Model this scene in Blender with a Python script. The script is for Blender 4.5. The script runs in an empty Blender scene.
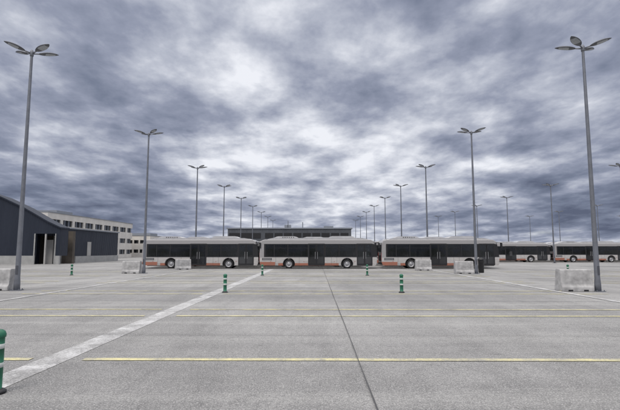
import bpy, bmesh, math, random
from mathutils import Vector, Matrix
random.seed(7)
S = bpy.context.scene
rad = math.radians

# ------------------------------------------------------------------ helpers
def link(o):
    S.collection.objects.link(o); return o

class NT:
    def __init__(s, nt): s.nt = nt; s.n = nt.nodes; s.l = nt.links
    def add(s, t, **k):
        nd = s.n.new(t)
        for a, b in k.items(): setattr(nd, a, b)
        return nd
    def con(s, a, b): s.l.new(a, b)
    def setin(s, sock, v):
        if hasattr(v, 'is_output'): s.l.new(v, sock)
        else: sock.default_value = v
    def math(s, op, a, b=0.0, clamp=False, c=None):
        nd = s.add('ShaderNodeMath', operation=op, use_clamp=clamp)
        s.setin(nd.inputs[0], a); s.setin(nd.inputs[1], b)
        if c is not None: s.setin(nd.inputs[2], c)
        return nd.outputs[0]
    def mix(s, f, a, b, bt='MIX'):
        nd = s.add('ShaderNodeMix', data_type='RGBA', blend_type=bt)
        s.setin(nd.inputs[0], f)
        for sock, v in ((nd.inputs[6], a), (nd.inputs[7], b)):
            if not hasattr(v, 'is_output') and len(v) == 3: v = (*v, 1)
            s.setin(sock, v)
        return nd.outputs[2]
    def noise(s, vec, scale, detail=4, rough=.55, dist=0.0):
        nd = s.add('ShaderNodeTexNoise')
        if vec is not None: s.l.new(vec, nd.inputs['Vector'])
        nd.inputs['Scale'].default_value = scale
        nd.inputs['Detail'].default_value = detail
        nd.inputs['Roughness'].default_value = rough
        nd.inputs['Distortion'].default_value = dist
        return nd.outputs['Fac']
    def mapping(s, vec, scale=(1,1,1), loc=(0,0,0), rot=(0,0,0)):
        nd = s.add('ShaderNodeMapping')
        s.l.new(vec, nd.inputs['Vector'])
        nd.inputs['Scale'].default_value = scale
        nd.inputs['Location'].default_value = loc
        nd.inputs['Rotation'].default_value = rot
        return nd.outputs[0]
    def ramp(s, fac, stops, interp='LINEAR'):
        nd = s.add('ShaderNodeValToRGB')
        nd.color_ramp.interpolation = interp
        el = nd.color_ramp.elements
        while len(el) < len(stops): el.new(0.5)
        for e, (p, c) in zip(el, stops):
            e.position = p
            e.color = (c, c, c, 1) if isinstance(c, (int, float)) else (*c, 1)
        s.l.new(fac, nd.inputs[0])
        return nd.outputs[0]
    def maprange(s, v, a, b, c=0., d=1., smooth=False):
        nd = s.add('ShaderNodeMapRange', interpolation_type='SMOOTHSTEP' if smooth else 'LINEAR')
        s.setin(nd.inputs[0], v)
        for i, x in enumerate((a, b, c, d)): nd.inputs[i+1].default_value = x
        return nd.outputs[0]

def newmat(name, rough=.6, metal=0.0, color=(.5,.5,.5)):
    m = bpy.data.materials.new(name); m.use_nodes = True
    t = NT(m.node_tree); b = m.node_tree.nodes['Principled BSDF']
    b.inputs['Base Color'].default_value = (*color, 1)
    b.inputs['Roughness'].default_value = rough
    b.inputs['Metallic'].default_value = metal
    return m, t, b

def simple(name, color, rough=.6, metal=0., var=.12, scale=6, bump=0.0):
    m, t, b = newmat(name, rough, metal, color)
    co = t.add('ShaderNodeTexCoord').outputs['Object']
    n = t.noise(co, scale, 5, .6)
    lo = tuple(c*(1-var) for c in color); hi = tuple(min(1, c*(1+var)) for c in color)
    t.con(t.mix(t.maprange(n, .3, .7), lo, hi), b.inputs['Base Color'])
    if bump:
        bp = t.add('ShaderNodeBump'); bp.inputs['Strength'].default_value = bump
        bp.inputs['Distance'].default_value = .02
        t.con(n, bp.inputs['Height']); t.con(bp.outputs[0], b.inputs['Normal'])
    return m

def box(bm, x0, x1, y0, y1, z0, z1, mi=0):
    vs = [bm.verts.new(p) for p in ((x0,y0,z0),(x1,y0,z0),(x1,y1,z0),(x0,y1,z0),(x0,y0,z1),(x1,y0,z1),(x1,y1,z1),(x0,y1,z1))]
    fs = []
    for ix in ((0,3,2,1),(4,5,6,7),(0,1,5,4),(1,2,6,5),(2,3,7,6),(3,0,4,7)):
        f = bm.faces.new([vs[i] for i in ix]); f.material_index = mi; fs.append(f)
    return vs, fs

def prismY(bm, pts, y0, y1, mi=0):
    """pts = (x,z) outline, extruded along y"""
    a = [bm.verts.new((x, y0, z)) for x, z in pts]
    b = [bm.verts.new((x, y1, z)) for x, z in pts]
    n = len(pts); fs = [bm.faces.new(a), bm.faces.new(b[::-1])]
    for i in range(n):
        fs.append(bm.faces.new((a[i], b[i], b[(i+1) % n], a[(i+1) % n])))
    for f in fs: f.material_index = mi
    return a + b, fs

def prismX(bm, pts, x0, x1, mi=0):
    a = [bm.verts.new((x0, y, z)) for y, z in pts]
    b = [bm.verts.new((x1, y, z)) for y, z in pts]
    n = len(pts); fs = [bm.faces.new(a), bm.faces.new(b[::-1])]
    for i in range(n):
        fs.append(bm.faces.new((a[i], b[i], b[(i+1) % n], a[(i+1) % n])))
    for f in fs: f.material_index = mi
    return a + b, fs

def lathe(bm, prof, seg=24, M=Matrix.Identity(4), mis=None, smooth=True):
    """prof = (r,z) list; revolve about z"""
    rings = []
    for r, z in prof:
        rings.append([bm.verts.new(M @ Vector((r*math.cos(2*math.pi*i/seg), r*math.sin(2*math.pi*i/seg), z))) for i in range(seg)])
    for j in range(len(prof)-1):
        for i in range(seg):
            f = bm.faces.new((rings[j][i], rings[j][(i+1) % seg], rings[j+1][(i+1) % seg], rings[j+1][i]))
            f.material_index = mis[j] if mis else 0; f.smooth = smooth
    for k, ring in ((0, rings[0][::-1]), (-1, rings[-1])):
        f = bm.faces.new(ring); f.material_index = (mis[k] if mis else 0)

def finish(bm, name, mats, recalc=True, autosmooth=False):
    if recalc: bmesh.ops.recalc_face_normals(bm, faces=bm.faces)
    me = bpy.data.meshes.new(name); bm.to_mesh(me); bm.free()
    for m in mats: me.materials.append(m)
    return me

def obj(name, me, loc=(0,0,0), rz=0.0):
    o = bpy.data.objects.new(name, me); o.location = loc; o.rotation_euler = (0,0,rz)
    return link(o)

# ------------------------------------------------------------------ world
SUN_EL, SUN_AZ = 52, 205      # azimuth measured clockwise from +Y
w = bpy.data.worlds.new("World"); S.world = w; w.use_nodes = True
t = NT(w.node_tree); t.n.clear()
out = t.add('ShaderNodeOutputWorld')
bg = t.add('ShaderNodeBackground'); bg.inputs['Strength'].default_value = 1.0
sky = t.add('ShaderNodeTexSky', sky_type='NISHITA')
sky.sun_disc = False; sky.sun_elevation = rad(SUN_EL); sky.sun_rotation = rad(SUN_AZ)
g = t.add('ShaderNodeTexCoord').outputs['Generated']
sp = t.add('ShaderNodeSeparateXYZ'); t.con(g, sp.inputs[0])
zz = t.math('MAXIMUM', sp.outputs[2], 0.0)
k = t.math('DIVIDE', 1.0, t.math('ADD', zz, 0.15))
cb = t.add('ShaderNodeCombineXYZ')
t.con(t.math('MULTIPLY', sp.outputs[0], k), cb.inputs[0])
t.con(t.math('MULTIPLY', sp.outputs[1], k), cb.inputs[1])
P = cb.outputs[0]
def cloud(off):
    # rolling cloud masses with lumps and torn edges riding on them
    a = t.noise(t.mapping(P, (1.0, .85, 1), (3.1+off[0], 4.7+off[1], 0), (0,0,rad(10))), 1.35, 9, .54, .10)
    b_ = t.noise(t.mapping(P, (1.1, .85, 1), (8.4+off[0], 2.2+off[1], 3), (0,0,rad(-14))), 3.6, 8, .56, .10)
    return t.math('ADD', t.math('MULTIPLY', a, .58), t.math('MULTIPLY', b_, .42)), a
v0, n1 = cloud((0, 0))
v1, _ = cloud((.035, -.07))          # thickness a little further from the light -> shaded undersides
relief = t.math('SUBTRACT', v1, v0)
v = t.math('MULTIPLY_ADD', t.math('SUBTRACT', v0, .5), 2.7, c=.535)
v = t.math('MULTIPLY_ADD', relief, 2.6, c=v)
dp = t.add('ShaderNodeVectorMath', operation='DOT_PRODUCT'); t.con(g, dp.inputs[0])
d0 = Vector((math.sin(rad(2)), math.cos(rad(2)), math.tan(rad(9)))).normalized(); dp.inputs[1].default_value = d0
glow = t.maprange(dp.outputs['Value'], math.cos(rad(27)), 1.0, 0, 1, True)
v = t.math('MULTIPLY_ADD', glow, .27, c=v)
belt = t.math('MULTIPLY', t.maprange(zz, .0, .05, .25, 1, True), t.maprange(zz, .07, .20, 1, 0, True))
belt = t.math('MULTIPLY', belt, t.math('SUBTRACT', 1.0, t.math('MULTIPLY', glow, .5)))
v = t.math('MULTIPLY_ADD', belt, -.24, c=v)
col = t.ramp(v, [(.06, (.11,.13,.195)), (.32, (.19,.22,.305)), (.52, (.30,.33,.43)), (.70, (.48,.51,.60)), (.97, (.86,.88,.94))])
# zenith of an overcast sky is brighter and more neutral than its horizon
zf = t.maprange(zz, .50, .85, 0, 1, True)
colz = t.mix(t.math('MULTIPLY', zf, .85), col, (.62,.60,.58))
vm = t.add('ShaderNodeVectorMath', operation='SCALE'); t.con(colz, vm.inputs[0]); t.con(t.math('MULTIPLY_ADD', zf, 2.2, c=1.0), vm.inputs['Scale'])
sk = t.add('ShaderNodeVectorMath', operation='SCALE'); t.con(sky.outputs[0], sk.inputs[0]); sk.inputs['Scale'].default_value = .09
gap = t.maprange(n1, .60, .75, 0, .25, True)
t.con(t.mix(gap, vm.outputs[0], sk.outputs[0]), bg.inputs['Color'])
t.con(bg.outputs[0], out.inputs[0])

sl = bpy.data.lights.new("sun", 'SUN'); sl.energy = 1.4; sl.angle = rad(20); sl.color = (1, .94, .87)
so = link(bpy.data.objects.new("sun", sl))
az = rad(SUN_AZ); dirv = Vector((math.sin(az)*math.cos(rad(SUN_EL)), math.cos(az)*math.cos(rad(SUN_EL)), math.sin(rad(SUN_EL))))
so.rotation_euler = dirv.to_track_quat('Z', 'Y').to_euler(); so.location = (0,0,40)

# ------------------------------------------------------------------ ground
m_grass = simple("rough_grass", (.075,.09,.04), .95, 0, .5, .3)
bm = bmesh.new(); vs = [bm.verts.new(p) for p in ((-3000,-3000,0),(3000,-3000,0),(3000,3000,0),(-3000,3000,0))]; bm.faces.new(vs)
obj("ground", finish(bm, "ground", [m_grass]))

def concrete_nodes(t):
    co = t.add('ShaderNodeTexCoord').outputs['Object']
    big = t.noise(co, .13, 5, .65, .6)
    mid = t.noise(t.mapping(co, (1, .18, 1)), .8, 7, .70, .3)
    across = t.noise(t.mapping(co, (.06, 1.0, 1)), .8, 6, .62, .1)
    spots = t.noise(co, 1.7, 8, .78, .3)
    fine = t.noise(co, 48, 3, .75)
    grit = t.noise(co, 12, 5, .8)
    c = t.mix(t.maprange(big, .40, .60), (.235,.232,.23), (.355,.35,.345))
    c = t.mix(t.maprange(mid, .44, .66, 0, .8), c, (.175,.173,.172))
    c = t.mix(t.maprange(across, .48, .64, 0, .55), c, (.44,.435,.42))
    c = t.mix(t.maprange(spots, .55, .68, 0, .7), c, (.135,.133,.132))
    c = t.mix(t.maprange(grit, .40, .66, 0, .6), c, (.15,.149,.148))
    c = t.mix(t.maprange(fine, .53, .66, 0, .65), c, (.66,.65,.63))
    c = t.mix(t.maprange(fine, .47, .34, 0, .75), c, (.08,.08,.08))
    br = t.add('ShaderNodeTexBrick'); t.con(t.mapping(co, (1,1,1), (-.7+9.7,-10.1+13,0)), br.inputs['Vector'])
    br.offset = 0; br.inputs['Scale'].default_value = 1; br.inputs['Brick Width'].default_value = 9.7; br.inputs['Row Height'].default_value = 6.5
    br.inputs['Mortar Size'].default_value = 0
    br.inputs['Color1'].default_value = (.86,.86,.86,1); br.inputs['Color2'].default_value = (1.13,1.13,1.12,1)
    c = t.mix(.8, c, br.outputs[0], 'MULTIPLY')
    return co, c, fine, grit

m_conc, t, b = newmat("worn_concrete", .8)
co, c, fine, grit = concrete_nodes(t)
t.con(c, b.inputs['Base Color'])
bp = t.add('ShaderNodeBump'); bp.inputs['Strength'].default_value = .5; bp.inputs['Distance'].default_value = .01
t.con(t.math('ADD', fine, grit), bp.inputs['Height']); t.con(bp.outputs[0], b.inputs['Normal'])
bm = bmesh.new(); vs = [bm.verts.new(p) for p in ((-120,-60,.004),(150,-60,.004),(150,190,.004),(-120,190,.004))]; bm.faces.new(vs)
obj("concrete_yard", finish(bm, "concrete_yard", [m_conc]))

def paint(name, colr, wear):
    m, t, b = newmat(name, .7)
    co, c, fine, grit = concrete_nodes(t)
    a = t.noise(co, 1.4, 8, .75, .3); a2 = t.noise(co, 30, 4, .8)
    f = t.math('ADD', t.math('MULTIPLY', a, .6), t.math('MULTIPLY', a2, .4))
    f = t.maprange(f, wear-.08, wear+.07, .92, .08)
    t.con(t.mix(f, c, colr), b.inputs['Base Color'])
    return m
m_yel = paint("worn_yellow_paint", (.70,.64,.33), .505)
m_wht = paint("worn_white_paint", (.64,.64,.64), .485)
m_seal, t, b = newmat("joint_sealant", .75, 0, (.07,.07,.072))

def strip(bm, x0, y0, x1, y1, wd, z, step=None, wob=0):
    L = math.hypot(x1-x0, y1-y0); ux, uy = (x1-x0)/L, (y1-y0)/L; nx, ny = -uy, ux
    n = max(1, int(L/step)) if step else 1
    prev = None
    for i in range(n+1):
        s_ = L*i/n; off = random.uniform(-wob, wob); ww = wd/2*(1+random.uniform(-.35, .35)*(wob > 0))
        cx, cy = x0+ux*s_+nx*off, y0+uy*s_+ny*off
        a = bm.verts.new((cx+nx*ww, cy+ny*ww, z)); c = bm.verts.new((cx-nx*ww, cy-ny*ww, z))
        if prev: bm.faces.new((prev[0], prev[1], c, a))
        prev = (a, c)

bm = bmesh.new()
ys = [7.85]
y = 12.95
while y < 44: ys += [y, y+1.4]; y += 6.5
ys += [1.35, -.05, -5.2, -6.6]
for y in ys:
    for xa, xb in ((-12.6, -4.85), (-3.95, 12.4), (16.0, 32), (-30, -15.5)):
        strip(bm, xa, y + xa*.006, xb, y + xb*.006, .17, .014)
obj("bay_markings", finish(bm, "bay_markings", [m_yel]))
bm = bmesh.new()
strip(bm, -4.52, -30, -4.38, 45, .50, .010)
strip(bm, 10.9, -30, 10.9, 45, .30, .018)
strip(bm, -11.6, 6, -11.6, 45, .22, .018)
strip(bm, -34, 44.3, 60, 44.3, .16, .022)
obj("lane_line", finish(bm, "lane_line", [m_wht]))
bm = bmesh.new()
strip(bm, .72, -20, .66, 120, .016, .026, 1.6, .004)
for x in (-9.2, 10.1, 20, -19, 30): strip(bm, x, -20, x, 120, .010, .0261, 2, .004)
for i, y in enumerate((10.1, 16.6, 23.1, 29.6, 36.1, 42.6)): strip(bm, -60, y, 80, y, .012, .0302, 2, .004)
obj("expansion_joints", finish(bm, "expansion_joints", [m_seal]))

# ------------------------------------------------------------------ buses
m_liv, t, b = newmat("bus_livery_paint", .32)
co = t.add('ShaderNodeTexCoord').outputs['Object']; sp = t.add('ShaderNodeSeparateXYZ'); t.con(co, sp.inputs[0])
X_, Z_ = sp.outputs[0], sp.outputs[2]
dirt = t.noise(t.mapping(co, (.6, .6, 2)), 2.5, 6, .65)
c = t.mix(t.math('GREATER_THAN', Z_, 1.12), (.56,.54,.52), (.38,.37,.37))
org2 = t.math('MULTIPLY', t.math('LESS_THAN', Z_, .56), t.math('LESS_THAN', t.math('ABSOLUTE', t.math('ADD', X_, 1.0)), 3.1))
org3 = t.math('MULTIPLY', t.math('LESS_THAN', Z_, .68), t.math('LESS_THAN', X_, -4.4))
org = t.math('MAXIMUM', org2, org3)
c = t.mix(org, c, (.42,.15,.09))
low = t.maprange(Z_, .3, 1.3, .6, .08)
c = t.mix(t.math('MULTIPLY', low, t.maprange(dirt, .35, .7)), c, (.15,.14,.13))
t.con(c, b.inputs['Base Color']); b.inputs['Coat Weight'].default_value = .3

def glass(name, through):
    m, t, b = newmat(name, .05, 0, (.018,.02,.024))
    b.inputs['Specular IOR Level'].default_value = .75
    co = t.add('ShaderNodeTexCoord').outputs['Object']
    vr = t.noise(t.mapping(co, (.35, 1, .15)), 1.0, 1, .4)
    t.con(t.ramp(vr, [(.35, (.010,.011,.014)), (.65, (.045,.048,.054))]), b.inputs['Base Color'])
    wob = t.noise(co, .9, 1, .4)
    bp = t.add('ShaderNodeBump'); bp.inputs['Strength'].default_value = .25; bp.inputs['Distance'].default_value = .03
    t.con(wob, bp.inputs['Height']); t.con(bp.outputs[0], b.inputs['Normal'])
    if through:
        tr = t.add('ShaderNodeBsdfTransparent'); tr.inputs[0].default_value = (.72,.76,.78,1)
        ms = t.add('ShaderNodeMixShader'); ms.inputs[0].default_value = .45
        on = m.node_tree.nodes['Material Output']
        t.con(tr.outputs[0], ms.inputs[1]); t.con(b.outputs[0], ms.inputs[2]); t.con(ms.outputs[0], on.inputs['Surface'])
    return m
m_gls = glass("tinted_glass", False)
m_pane = glass("bus_window_glass", True)
m_blk = simple("black_trim", (.018,.018,.02), .5)
m_tyr = simple("tyre_rubber", (.022,.022,.023), .85)
m_rim = simple("painted_rim", (.42,.42,.43), .4, .3)
m_rof = simple("roof_housing", (.47,.47,.48), .5, 0, .12, 2)
m_red = simple("red_lens", (.35,.02,.02), .25)
m_hlm = simple("headlamp_lens", (.6,.62,.65), .15, .4)
m_amb = simple("destination_display", (.03,.02,.01), .3)
m_seat = simple("seat_fabric", (.16,.10,.09), .9)
m_cab = simple("cabin_lining", (.20,.20,.21), .8)
m_hnd = simple("grab_rail", (.55,.28,.06), .4)
bmats = [m_liv, m_pane, m_blk, m_tyr, m_rim, m_rof, m_red, m_hlm, m_amb, m_seat, m_cab, m_hnd, m_gls]

def make_bus():
    bm = bmesh.new()
    H = 2.96
    def arch(cx, r=.57, cz=.48, zb=.32):
        a0 = math.asin((cz-zb)/r)
        n = 14; pts = []
        for i in range(n+1):
            a = math.pi + a0 - (math.pi+2*a0)*i/n
            pts.append((cx+r*math.cos(a), cz+r*math.sin(a)))
        return pts
    pts = [(-6.0,.62),(-5.9,.36),(-5.8,.32)] + arch(-3.0) + arch(2.95) + \
          [(5.8,.32),(5.93,.38),(6.0,.55),(6.02,1.1),(6.013,1.18),(-6.02,1.18)]
    vs, fs = prismY(bm, pts, -1.275, 1.275, 0)
    ed = [e for e in bm.edges if all(v.co.z > .5 for v in e.verts) and abs(e.verts[0].co.y-e.verts[1].co.y) < .01 and abs(e.verts[0].co.y) > 1.2 and all(abs(v.co.x) > 5.9 for v in e.verts) and abs(e.verts[0].co.z-e.verts[1].co.z) > .05]
    bmesh.ops.bevel(bm, geom=ed, offset=.10, segments=4, profile=.5, affect='EDGES', clamp_overlap=True)
    up = [(5.83,2.50),(5.82,2.55),(5.68,2.82),(5.4,H),(-5.5,H),(-5.8,2.88),(-5.95,2.65),(-5.96,2.50)]
    vs, fs = prismY(bm, up, -1.275, 1.275, 0)
    ed = list({e for f in fs for e in f.edges if abs(e.verts[0].co.y-e.verts[1].co.y) < .01 and all(v.co.z > 2.6 for v in e.verts)})
    bmesh.ops.bevel(bm, geom=ed, offset=.12, segments=4, profile=.5, affect='EDGES', clamp_overlap=True)
    for f in bm.faces: f.material_index = 0
    prismY(bm, [(-6.02,1.182),(-6.0,1.8),(-5.96,2.498),(-5.40,2.498),(-5.40,1.182)], -1.27, 1.27, 0)
    prismY(bm, [(6.01,1.182),(5.95,1.9),(5.83,2.498),(5.66,2.498),(5.66,1.182)], 1.16, 1.27, 2)
    prismY(bm, [(6.01,1.182),(5.95,1.9),(5.83,2.498),(5.66,2.498),(5.66,1.182)], -1.27, -1.16, 2)
    box(bm, -5.6, 5.6, -.85, .85, .26, .9, 2)
    box(bm, -5.38, 5.6, -1.15, 1.15, 1.182, 1.19, 10)
    box(bm, -5.38, 5.6, -1.15, 1.15, 2.488, 2.498, 10)
    x = -4.9
    while x < 4.0:
        for yy in (-1.05,-.62,.25,.68):
            if -1.1 < x < .75 and yy < 0: continue
            box(bm, x, x+.09, yy, yy+.38, 1.192, 1.72+.04*random.random(), 9)
        x += .78
    for x in (-3.4,-1.2,.7,2.3,3.7):
        for yy in (-.22,.2): lathe(bm, [(.02,1.19),(.02,2.488)], 6, Matrix.Translation((x,yy,0)), [11])
    box(bm, 4.15, 4.2, -.2, 1.1, 1.192, 2.2, 2)
    box(bm, -1.4, -1.3, .3, 1.1, 1.192, 1.95, 10)
    prismY(bm, [(-5.3,2.94),(-5.05,3.07),(-4.7,3.13),(4.5,3.13),(4.95,3.06),(5.2,2.94)], -1.02, 1.02, 5)
    for x0, x1, h in ((-4.6,-2.0,3.31),(-1.6,.7,3.26),(1.0,3.9,3.33)):
        vs, fs = prismY(bm, [(x0,3.125),(x0+.25,h-.05),(x0+.45,h),(x1-.45,h),(x1-.25,h-.05),(x1,3.125)], -.86, .86, 5)
    for i in range(6): box(bm, -3.7+i*.22, -3.62+i*.22, -.885, -.858, 3.16, 3.24, 2)
    for s in (-1, 1):
        ya, yb = sorted((s*1.12, s*1.18)); box(bm, -5.2, 5.1, ya, yb, 2.93, 3.02, 5)
    for s in (-1, 1):
        def side(x0, x1, z0, z1, d0, d1, mi):
            ya, yb = sorted((s*(1.275+d0), s*(1.275+d1)))
            box(bm, x0, x1, ya, yb, z0, z1, mi)
        side(-5.55, 5.62, 1.17, 1.235, -.03, .006, 2); side(-5.55, 5.62, 2.44, 2.52, -.03, .006, 2)
        if s == -1: panes = [(-5.45,-4.55),(-4.5,-3.15),(-3.1,-1.05),(.75,2.1),(2.15,3.85)]
        else: panes = [(-5.4,-4.1),(-4.05,-2.5),(-2.45,-.9),(-.85,.7),(.75,2.3),(2.35,3.8),(3.9,5.55)]
        for x0, x1 in panes:
            side(x0+.03, x1-.03, 1.236, 2.439, -.006, .002, 1)
            side(x0-.06, x0+.029, 1.236, 2.439, -.06, .004, 2)
            if x1-x0 > 1.3: side(x0+.032, x1-.032, 2.08, 2.115, .003, .012, 2)
        side(panes[-1][1]-.029, panes[-1][1]+.12, 1.236, 2.439, -.06, .004, 2)
        side(-5.56, -5.39, 1.236, 2.439, -.02, .0035, 2)
        if s == -1:
            side(-1.079, -1.03, 1.236, 2.439, -.06, .004, 2)
            for x0, x1 in ((-.98,.62),(4.0,5.5)):
                side(x0-.05, x0, .36, 2.55, -.04, .012, 2); side(x1, x1+.05, .36, 2.55, -.04, .012, 2)
                side(x0, x1, 2.42, 2.55, -.04, .012, 2); side(x0, x1, .34, .46, -.04, .012, 2)
                side(x0, x1, .461, 1.18, .001, .004, 2)
                xm = (x0+x1)/2
                for a, c_ in ((x0, xm-.015), (xm+.015, x1)):
                    side(a+.001, a+.06, .461, 2.419, -.02, .010, 2); side(c_-.06, c_-.001, .461, 2.419, -.02, .010, 2)
                    side(a+.061, c_-.061, .50, 1.19, .0045, .008, 12)
                    side(a+.061, c_-.061, 1.192, 2.418, .000, .008, 1)
                    side(c_-.12 if a == x0 else a+.09, c_-.09 if a == x0 else a+.12, 1.0, 1.7, .014, .05, 4)
            side(5.55, 5.67, 1.236, 2.439, -.06, .0065, 2)
        for x in (-4.35,-1.95,1.35,1.9): side(x, x+.015, .40, 1.15, -.01, .003, 2)
        side(-5.75, -4.75, .85, 1.08, -.01, .005, 2)
        for i in range(5): side(-5.7, -4.8, .87+i*.042, .885+i*.042, .003, .012, 5)
        for cx in (-3.0, 2.95):
            n = 16; r0, r1 = .565, .62
            ya, yb = s*1.262, s*1.297
            prev = None
            for i in range(n+1):
                a = rad(-12)+(math.pi+rad(24))*i/n
                q = [bm.verts.new((cx+r*math.cos(a), yy, .48+r*math.sin(a))) for r in (r0, r1) for yy in (ya, yb)]
                if prev:
                    for i0, i1 in ((0,1),(1,3),(3,2),(2,0)):
                        f = bm.faces.new((prev[i0], prev[i1], q[i1], q[i0])); f.material_index = 2
                prev = q
            M = Matrix.Translation((cx, s*.95, .48)) @ Matrix.Rotation(rad(-90*s), 4, 'X')
            prof = [(.30,0),(.44,0),(.475,.04),(.48,.24),(.455,.28),(.31,.285),(.29,.24),(.24,.19),(.15,.20),(.12,.26),(.06,.27)]
            lathe(bm, prof, 28, M, [3,3,3,3,3,4,4,4,4,4])
            for i in range(8):
                a = 2*math.pi*i/8
                Mb = M @ Matrix.Translation((.19*math.cos(a), .19*math.sin(a), .185))
                lathe(bm, [(.016,0),(.016,.03)], 6, Mb, [2], False)
        for x in (-4.9,-1.5,1.6,3.7): side(x, x+.09, .70, .74, -.01, .008, 6)
        ya, yb = sorted((s*1.20, s*1.34))
        box(bm, 5.72, 6.25, ya, yb, 2.60, 2.66, 2)
        ya, yb = sorted((s*1.22, s*1.46))
        box(bm, 6.16, 6.30, ya, yb, 2.10, 2.62, 2)
        ya, yb = sorted((s*.78, s*1.14)); box(bm, 5.98, 6.035, ya, yb, .62, .80, 7)
        ya, yb = sorted((s*1.02, s*1.20)); box(bm, -6.035, -5.97, ya, yb, .85, 1.6, 6)
    w_ = [(6.03,1.12),(6.045,1.1),(5.975,1.9),(5.86,2.52),(5.84,2.52),(5.955,1.9)]
    prismY(bm, w_, -1.15, 1.15, 12)
    prismY(bm, [(5.845,2.53),(5.875,2.53),(5.765,2.79),(5.70,2.79)], -1.0, 1.0, 8)
    box(bm, 6.0, 6.05, -.85, .85, .40, .58, 2)
    box(bm, 6.04, 6.056, -.26, .26, .44, .55, 7)
    for yy in (-.35,.35):
        box(bm, 6.01, 6.06, yy-.3, yy+.3, 1.14, 1.17, 2)
    box(bm, -6.03, -5.985, -1.0, 1.0, 1.75, 2.45, 12)
    box(bm, -6.03, -5.99, -.9, .9, .75, 1.35, 2)
    box(bm, -6.04, -5.97, -1.15, 1.15, .42, .6, 2)
    box(bm, -6.05, -6.03, -.26, .26, .62, .73, 7)
    return finish(bm, "city_bus", bmats)
busme = make_bus()
def put_bus(x, y):
    obj("city_bus", busme, (x, y+1.28, .004), random.uniform(-.004,.004))
for bx, by in ((-11.95,46.5),(.22,46.4),(12.75,46.6)): put_bus(bx, by)
for r, yy in enumerate((51.2, 56.0, 61.0)):
    for bx in (-12.6,-.2,13.4): put_bus(bx+random.uniform(-.8,.8), yy)
for bx in (31.0, 43.6, 56.2): put_bus(bx, 72)
for bx in (31.9, 44.5, 57): put_bus(bx, 77)
for bx in (32, 44.2, 56.9): put_bus(bx, 82)

# ------------------------------------------------------------------ lamps
m_galv = simple("galvanised_steel", (.20,.21,.235), .5, .4, .15, 3)
m_head = simple("luminaire_housing", (.10,.105,.12), .45, .3)
m_lens = simple("luminaire_glass", (.30,.32,.35), .2)
def make_lamp():
    bm = bmesh.new()
    HT = 11.55
    lathe(bm, [(.135,.03),(.135,.35),(.115,.6),(.095,4),(.075,8),(.058,HT),(.05,HT+.06)], 20)
    box(bm, -.22,.22,-.22,.22,0,.03,0)
    for sx in (-1,1):
        for sy in (-1,1): lathe(bm, [(.022,.03),(.022,.08)], 8, Matrix.Translation((sx*.17, sy*.17, 0)), None, False)
    box(bm, -.05,.05,-.128,-.105,.75,1.15,1)
    lathe(bm, [(.075,HT-.25),(.085,HT-.22),(.085,HT-.02),(.07,HT+.02)], 16)
    for ang in (32, 148, 212, 328):
        M = Matrix.Translation((0,0,HT-.12)) @ Matrix.Rotation(rad(ang),4,'Z') @ Matrix.Rotation(rad(-13),4,'Y')
        A = M @ Matrix.Translation((.05,0,0)) @ Matrix.Rotation(rad(90),4,'Y')
        lathe(bm, [(.035,0),(.03,.36)], 10, A)
        N, K = 10, 12; x0, L = .32, .88
        rings = []
        for i in range(N+1):
            u = i/N; prof = (math.sin(math.pi*min(1, (u*.94+.05)))**.6)
            hw = .215*prof*(1-.2*u); th = .10*prof
            ring = []
            for j in range(K):
                a = 2*math.pi*j/K; zz_ = th*math.sin(a)
                if zz_ < 0: zz_ *= .45
                ring.append(bm.verts.new(M @ Vector((x0+L*u, hw*math.cos(a), zz_))))
            rings.append(ring)
        for i in range(N):
            for j in range(K):
                f = bm.faces.new((rings[i][j], rings[i][(j+1)%K], rings[i+1][(j+1)%K], rings[i+1][j]))
                low = j in (7,8,9,10) and 3 <= i <= 7
                f.material_index = 2 if low else 1; f.smooth = not low
        bm.faces.new(rings[0][::-1]).material_index = 1; bm.faces.new(rings[-1]).material_index = 1
    return finish(bm, "street_lamp", [m_galv, m_head, m_lens])
lampme = make_lamp()
SP = 15.5
def lamp(x, y): obj("street_lamp", lampme, (x, y, .004), random.uniform(-.2,.2))
for kk in range(0, 9): lamp(-13.9, 21+SP*kk); lamp(12.75, 20.8+SP*kk)
for kk in range(0, 8): lamp(35.0, 20.5+SP*kk)
for kk in range(3, 8): lamp(61.0, 20.5+SP*kk)
for kk in range(5, 8): lamp(87.0, 20.5+SP*kk)

# ------------------------------------------------------------------ concrete blocks
m_blkc = simple("cast_concrete", (.42,.415,.41), .85, 0, .35, 2.5, .4)
def make_block():
    bm = bmesh.new()
    prismX(bm, [(-.34,0),(.34,0),(.34,.18),(.25,.30),(.21,.95),(.17,.99),(-.17,.99),(-.21,.95),(-.25,.30),(-.34,.18)], -.72, .72, 0)
    bmesh.ops.bevel(bm, geom=list(bm.edges), offset=.018, segments=2, affect='EDGES')
    for x in (-.35, .35): box(bm, x-.1, x+.1, -.36, .36, -.001, .08, 1)
    return finish(bm, "concrete_block", [m_blkc, m_blk])
blockme = make_block()
for kk in range(0, 2):
    obj("concrete_block", blockme, (-13.9-1.05, 21.2+SP*kk, .005), random.uniform(-.04,.04))
    obj("concrete_block", blockme, (12.75-.90, 21.1+SP*kk, .005), random.uniform(-.04,.04))
obj("concrete_block", blockme, (10.0, 42.5, .005), .05)
obj("concrete_block", blockme, (-13.0, 44.2, .005), .5)
obj("concrete_block", blockme, (33.6, 36, .005), 0)

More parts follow.
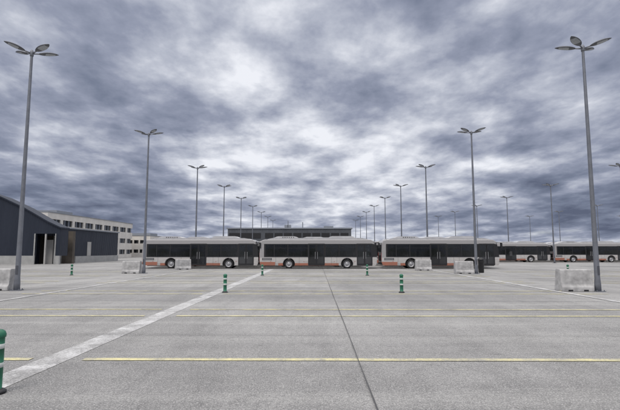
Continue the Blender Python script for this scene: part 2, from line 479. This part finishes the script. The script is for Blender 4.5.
# ------------------------------------------------------------------ bollards
m_grn = simple("green_plastic", (.022,.15,.085), .5, 0, .25, 8)
m_wbd = simple("white_reflective_band", (.60,.63,.60), .4, 0, .15, 10)
def make_bollard():
    bm = bmesh.new()
    lathe(bm, [(.13,0),(.13,.02),(.10,.04),(.075,.05),(.075,.32),(.077,.321),(.077,.38),(.075,.381),(.075,.56),(.077,.561),(.077,.62),(.075,.621),(.075,.70),(.086,.705),(.088,.74),(.076,.775),(.045,.80),(.012,.805)], 24,
          mis=[2,2,2,0,1,1,1,0,1,1,1,0,0,0,0,0,0])
    return finish(bm, "traffic_bollard", [m_grn, m_wbd, m_blk])
bolme = make_bollard()
for x, y in ((-4.17,6.0),(-4.02,20.1),(-4.0,33.8),(4.4,6.0),(3.76,20.1),(3.8,33.8),(-18.3,33.8),(-18.3,20),(-4.3,-7.8),(4.4,-7.8),(18.6,33.8)):
    obj("traffic_bollard", bolme, (x, y, .014))

bm = bmesh.new()
lathe(bm, [(.2,0),(.22,.05),(.24,1.0),(.26,1.02),(.26,1.08),(.20,1.2),(.05,1.25)], 20)
box(bm, -.16,.16,-.262,-.225,.86,.98,1)
obj("litter_bin", finish(bm, "litter_bin", [m_blk, m_tyr]), (13.75, 38, .006))

# ------------------------------------------------------------------ buildings
def group(name, parts):
    e = link(bpy.data.objects.new(name, None)); e.empty_display_size = 1
    for pn, me in parts:
        o = bpy.data.objects.new(pn, me); link(o); o.parent = e
    return e
def cladding(name, c0, c1):
    m, t, b = newmat(name, .5, .2)
    co = t.add('ShaderNodeTexCoord').outputs['Object']
    sp = t.add('ShaderNodeSeparateXYZ'); t.con(co, sp.inputs[0])
    sw = t.math('SINE', t.math('MULTIPLY', t.math('ADD', sp.outputs[0], sp.outputs[1]), 20.0))
    nn = t.noise(t.mapping(co, (.3,.3,.05)), 2, 5)
    t.con(t.mix(t.maprange(nn, .3, .7), c0, c1), b.inputs['Base Color'])
    bp = t.add('ShaderNodeBump'); bp.inputs['Strength'].default_value = .5; bp.inputs['Distance'].default_value = .05
    t.con(sw, bp.inputs['Height']); t.con(bp.outputs[0], b.inputs['Normal'])
    return m
m_navy = cladding("navy_corrugated_cladding", (.017,.023,.038), (.028,.035,.053))
m_gryc = cladding("grey_cladding", (.085,.092,.105), (.12,.128,.14))
m_plinth = simple("pale_plinth", (.38,.38,.37), .8, 0, .15, 1)
m_flash = simple("roof_flashing", (.30,.32,.35), .4, .3)
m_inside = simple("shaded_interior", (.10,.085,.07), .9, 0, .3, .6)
m_door = simple("sectional_door", (.42,.41,.39), .6, 0, .1, 1)
m_cream = simple("cream_render", (.70,.67,.62), .8, 0, .12, .5)
m_win = m_gls

Y0 = 60.0; YB = 62.0
prof = [(-34.3,4.75),(-36.0,5.6),(-39.3,7.45),(-42.5,8.9),(-45,9.7),(-50,10.6),(-58,10.6),(-64,9.7),(-70,8.3)]
def roofz(x):
    for (xa, za), (xb, zb) in zip(prof, prof[1:]):
        if xb <= x <= xa: return za+(zb-za)*(x-xa)/(xb-xa)
    return prof[-1][1]
bm = bmesh.new()
xs = sorted(set([p[0] for p in prof] + [-37.6,-34.9]), reverse=True)
for xa, xb in zip(xs, xs[1:]):
    z0 = 1.15
    if xa <= -34.9+1e-6 and xb >= -37.6-1e-6: z0 = 4.1
    prismY(bm, [(xa,z0),(xb,z0),(xb,roofz(xb)),(xa,roofz(xa))], Y0, Y0+.3, 0)
box(bm, -34.6,-34.3, Y0+.3, YB, 1.15, 4.7, 0)
box(bm, -70,-69.7, Y0+.3, YB, 1.15, 8.3, 0)
walls = finish(bm, "walls", [m_navy])
bm = bmesh.new()
box(bm, -70.02,-37.75, Y0-.06, Y0+.28, 0, 1.15, 0); box(bm, -34.8,-34.28, Y0-.06, Y0+.28, 0, 1.15, 0)
box(bm, -37.75,-37.6,Y0-.08,Y0+.1,0,4.1,0); box(bm, -34.9,-34.8,Y0-.1,Y0-.02,0,4.1,0)
plinth = finish(bm, "plinth", [m_plinth])
bm = bmesh.new()
pp = [(x+(.15 if i == 0 else 0), z+.03) for i, (x, z) in enumerate(prof)]
for (xa, za), (xb, zb) in zip(pp, pp[1:]):
    prismY(bm, [(xa,za),(xb,zb),(xb,zb+.18),(xa,za+.18)], Y0-.25, YB, 0)
roof = finish(bm, "roof", [m_navy])
bm = bmesh.new()
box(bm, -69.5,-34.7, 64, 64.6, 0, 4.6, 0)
for x in (-36.3,): box(bm, x-.09, x+.09, Y0+.05, Y0+.25, 0, 4.1, 1)
box(bm, -37.5,-36.4, Y0+2.0, Y0+2.1, 0, 3.3, 1)
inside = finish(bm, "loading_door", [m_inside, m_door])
group("depot_hall", [("walls", walls), ("plinth", plinth), ("roof", roof), ("loading_door", inside)])

bm = bmesh.new()
WX, WY0, WY1, WH = -36.2, 62.0, 82.0, 5.0
box(bm, WX-30, WX, WY0+5.5, WY1, 1.0, WH, 0); box(bm, WX-30, WX-3.2, WY0+.01, WY0+5.5, 0.0, WH, 0)
box(bm, WX-3.2, WX, WY0+.01, WY0+5.5, 3.9, WH, 0)
w1 = finish(bm, "walls", [m_navy])
bm = bmesh.new(); box(bm, WX-30.1, WX+.12, WY0+5.5, WY1+.1, 0, 1.0, 0)
for y in (WY0+.3, WY0+2.0, WY0+3.7, WY0+5.35): box(bm, WX-.2, WX-.02, y-.1, y+.1, 0, 3.9, 0)
w2 = finish(bm, "plinth", [m_plinth])
bm = bmesh.new(); box(bm, WX-30.2, WX+.2, WY0+.02, WY1+.2, WH+.002, WH+.2, 0)
w3 = finish(bm, "roof_edge", [m_flash])
bm = bmesh.new()
box(bm, WX-.02, WX+.05, 71, 72.2, 1.02, 3.2, 0)
w4 = finish(bm, "doors", [m_door])
group("depot_wing", [("walls", w1), ("plinth", w2), ("roof_edge", w3), ("doors", w4)])

def office(name, x0, x1, y0, y1, floors, fh, base):
    bm = bmesh.new(); gb = bmesh.new()
    H = base+floors*fh
    box(gb, x0+.35, x1-.25, y0+.3, y1-.3, .3, H-.3, 0)
    box(bm, x0, x1, y0, y1, 0, base+.9, 0)
    for f in range(floors):
        z = base+f*fh
        z0, z1 = z+fh-.75, z+fh+(.9 if f < floors-1 else .45)
        box(bm, x0, x1, y0, y1, z0, z1, 0)
        y = y0; k_ = 0
        while y < y1-.01:
            wd = .9 if k_ % 3 == 0 else .14
            box(bm, x1-.24, x1-.004, y, min(y1, y+wd), z+.9, z0, 0 if k_ % 3 == 0 else 1)
            box(bm, x0+.004, x0+.24, y, min(y1, y+wd), z+.9, z0, 0)
            y += 1.45; k_ += 1
        x = x0+.3
        while x < x1-.5:
            box(bm, x, x+.4, y0+.004, y0+.24, z+.9, z0, 0); box(bm, x, x+.4, y1-.24, y1-.004, z+.9, z0, 0); x += 1.7
    box(bm, x0-.1, x1+.1, y0-.1, y1+.1, H+.455, H+.6, 1)
    box(bm, x0+3, x1-3, y0+8, y0+14, H+.605, H+1.5, 1)
    group(name, [("facade", finish(bm, "facade", [m_cream, m_flash])), ("windows", finish(gb, "windows", [m_win]))])
office("office_building", -66, -50, 83, 122, 3, 2.85, .0)
office("office_building", -62, -46.5, 126, 140, 2, 2.6, .3)

bm = bmesh.new()
box(bm, -21.6, 8.6, 110, 140, 0, 7.1, 0)
bw = finish(bm, "walls", [m_gryc])
bm = bmesh.new(); box(bm, -21.9, 8.9, 109.8, 140.2, 7.102, 7.4, 0)
for x, wd, h in ((-8,1.6,.9),(-3.5,.2,1.6),(-7.2,.12,2.0),(2,2.4,.6)): box(bm, x, x+wd, 114, 116, 7.404, 7.4+h, 0)
br = finish(bm, "roof_edge", [m_flash])
bm = bmesh.new()
box(bm, -21.2, -13.5, 109.9, 109.99, 4.8, 6.1, 0)
for i in range(9): box(bm, -12.4+i*2.3, -10.5+i*2.3, 109.9, 109.99, 4.9, 6.1, 0)
bw2 = finish(bm, "windows", [m_blk])
group("warehouse", [("walls", bw), ("roof_edge", br), ("windows", bw2)])

m_leaf = simple("distant_foliage", (.05,.065,.04), .95, 0, .5, .4)
m_bark = simple("bark", (.09,.075,.06), .95)
bm = bmesh.new()
for i in range(230):
    x = random.uniform(-260, 330); y = random.uniform(215, 250); h = random.uniform(3.2, 6.0); r = random.uniform(1.6, 3.0)
    lathe(bm, [(.22,0),(.12,h*.7)], 5, Matrix.Translation((x, y, 0)), [1])
    for j in range(60):
        a = random.uniform(0, 6.283); q = r*math.sqrt(random.random()); zc = random.uniform(.12, 1)*h
        q *= math.sqrt(max(.1, 1-abs(zc/h-.5)*1.6))
        c_ = Vector((x+q*math.cos(a), y+q*math.sin(a), zc)); sz = random.uniform(.35, .8)
        vs = [bm.verts.new(c_+Vector([random.uniform(-sz, sz) for _ in range(3)])) for _ in range(4)]
        bm.faces.new(vs[:3]); bm.faces.new((vs[1], vs[3], vs[2]))
obj("distant_trees", finish(bm, "distant_trees", [m_leaf, m_bark], recalc=False))

# ------------------------------------------------------------------ camera
cam = bpy.data.cameras.new("camera"); cam.sensor_width = 36; cam.lens = 450/620*36
cam.clip_end = 8000; cam.clip_start = .05
co_ = link(bpy.data.objects.new("camera", cam)); co_.location = (0,0,1.85)
co_.rotation_euler = (rad(90+5.77), 0, rad(.76)); S.camera = co_
S.view_settings.view_transform = 'Standard'; S.view_settings.look = 'None'
S.view_settings.exposure = 0; S.view_settings.gamma = 1
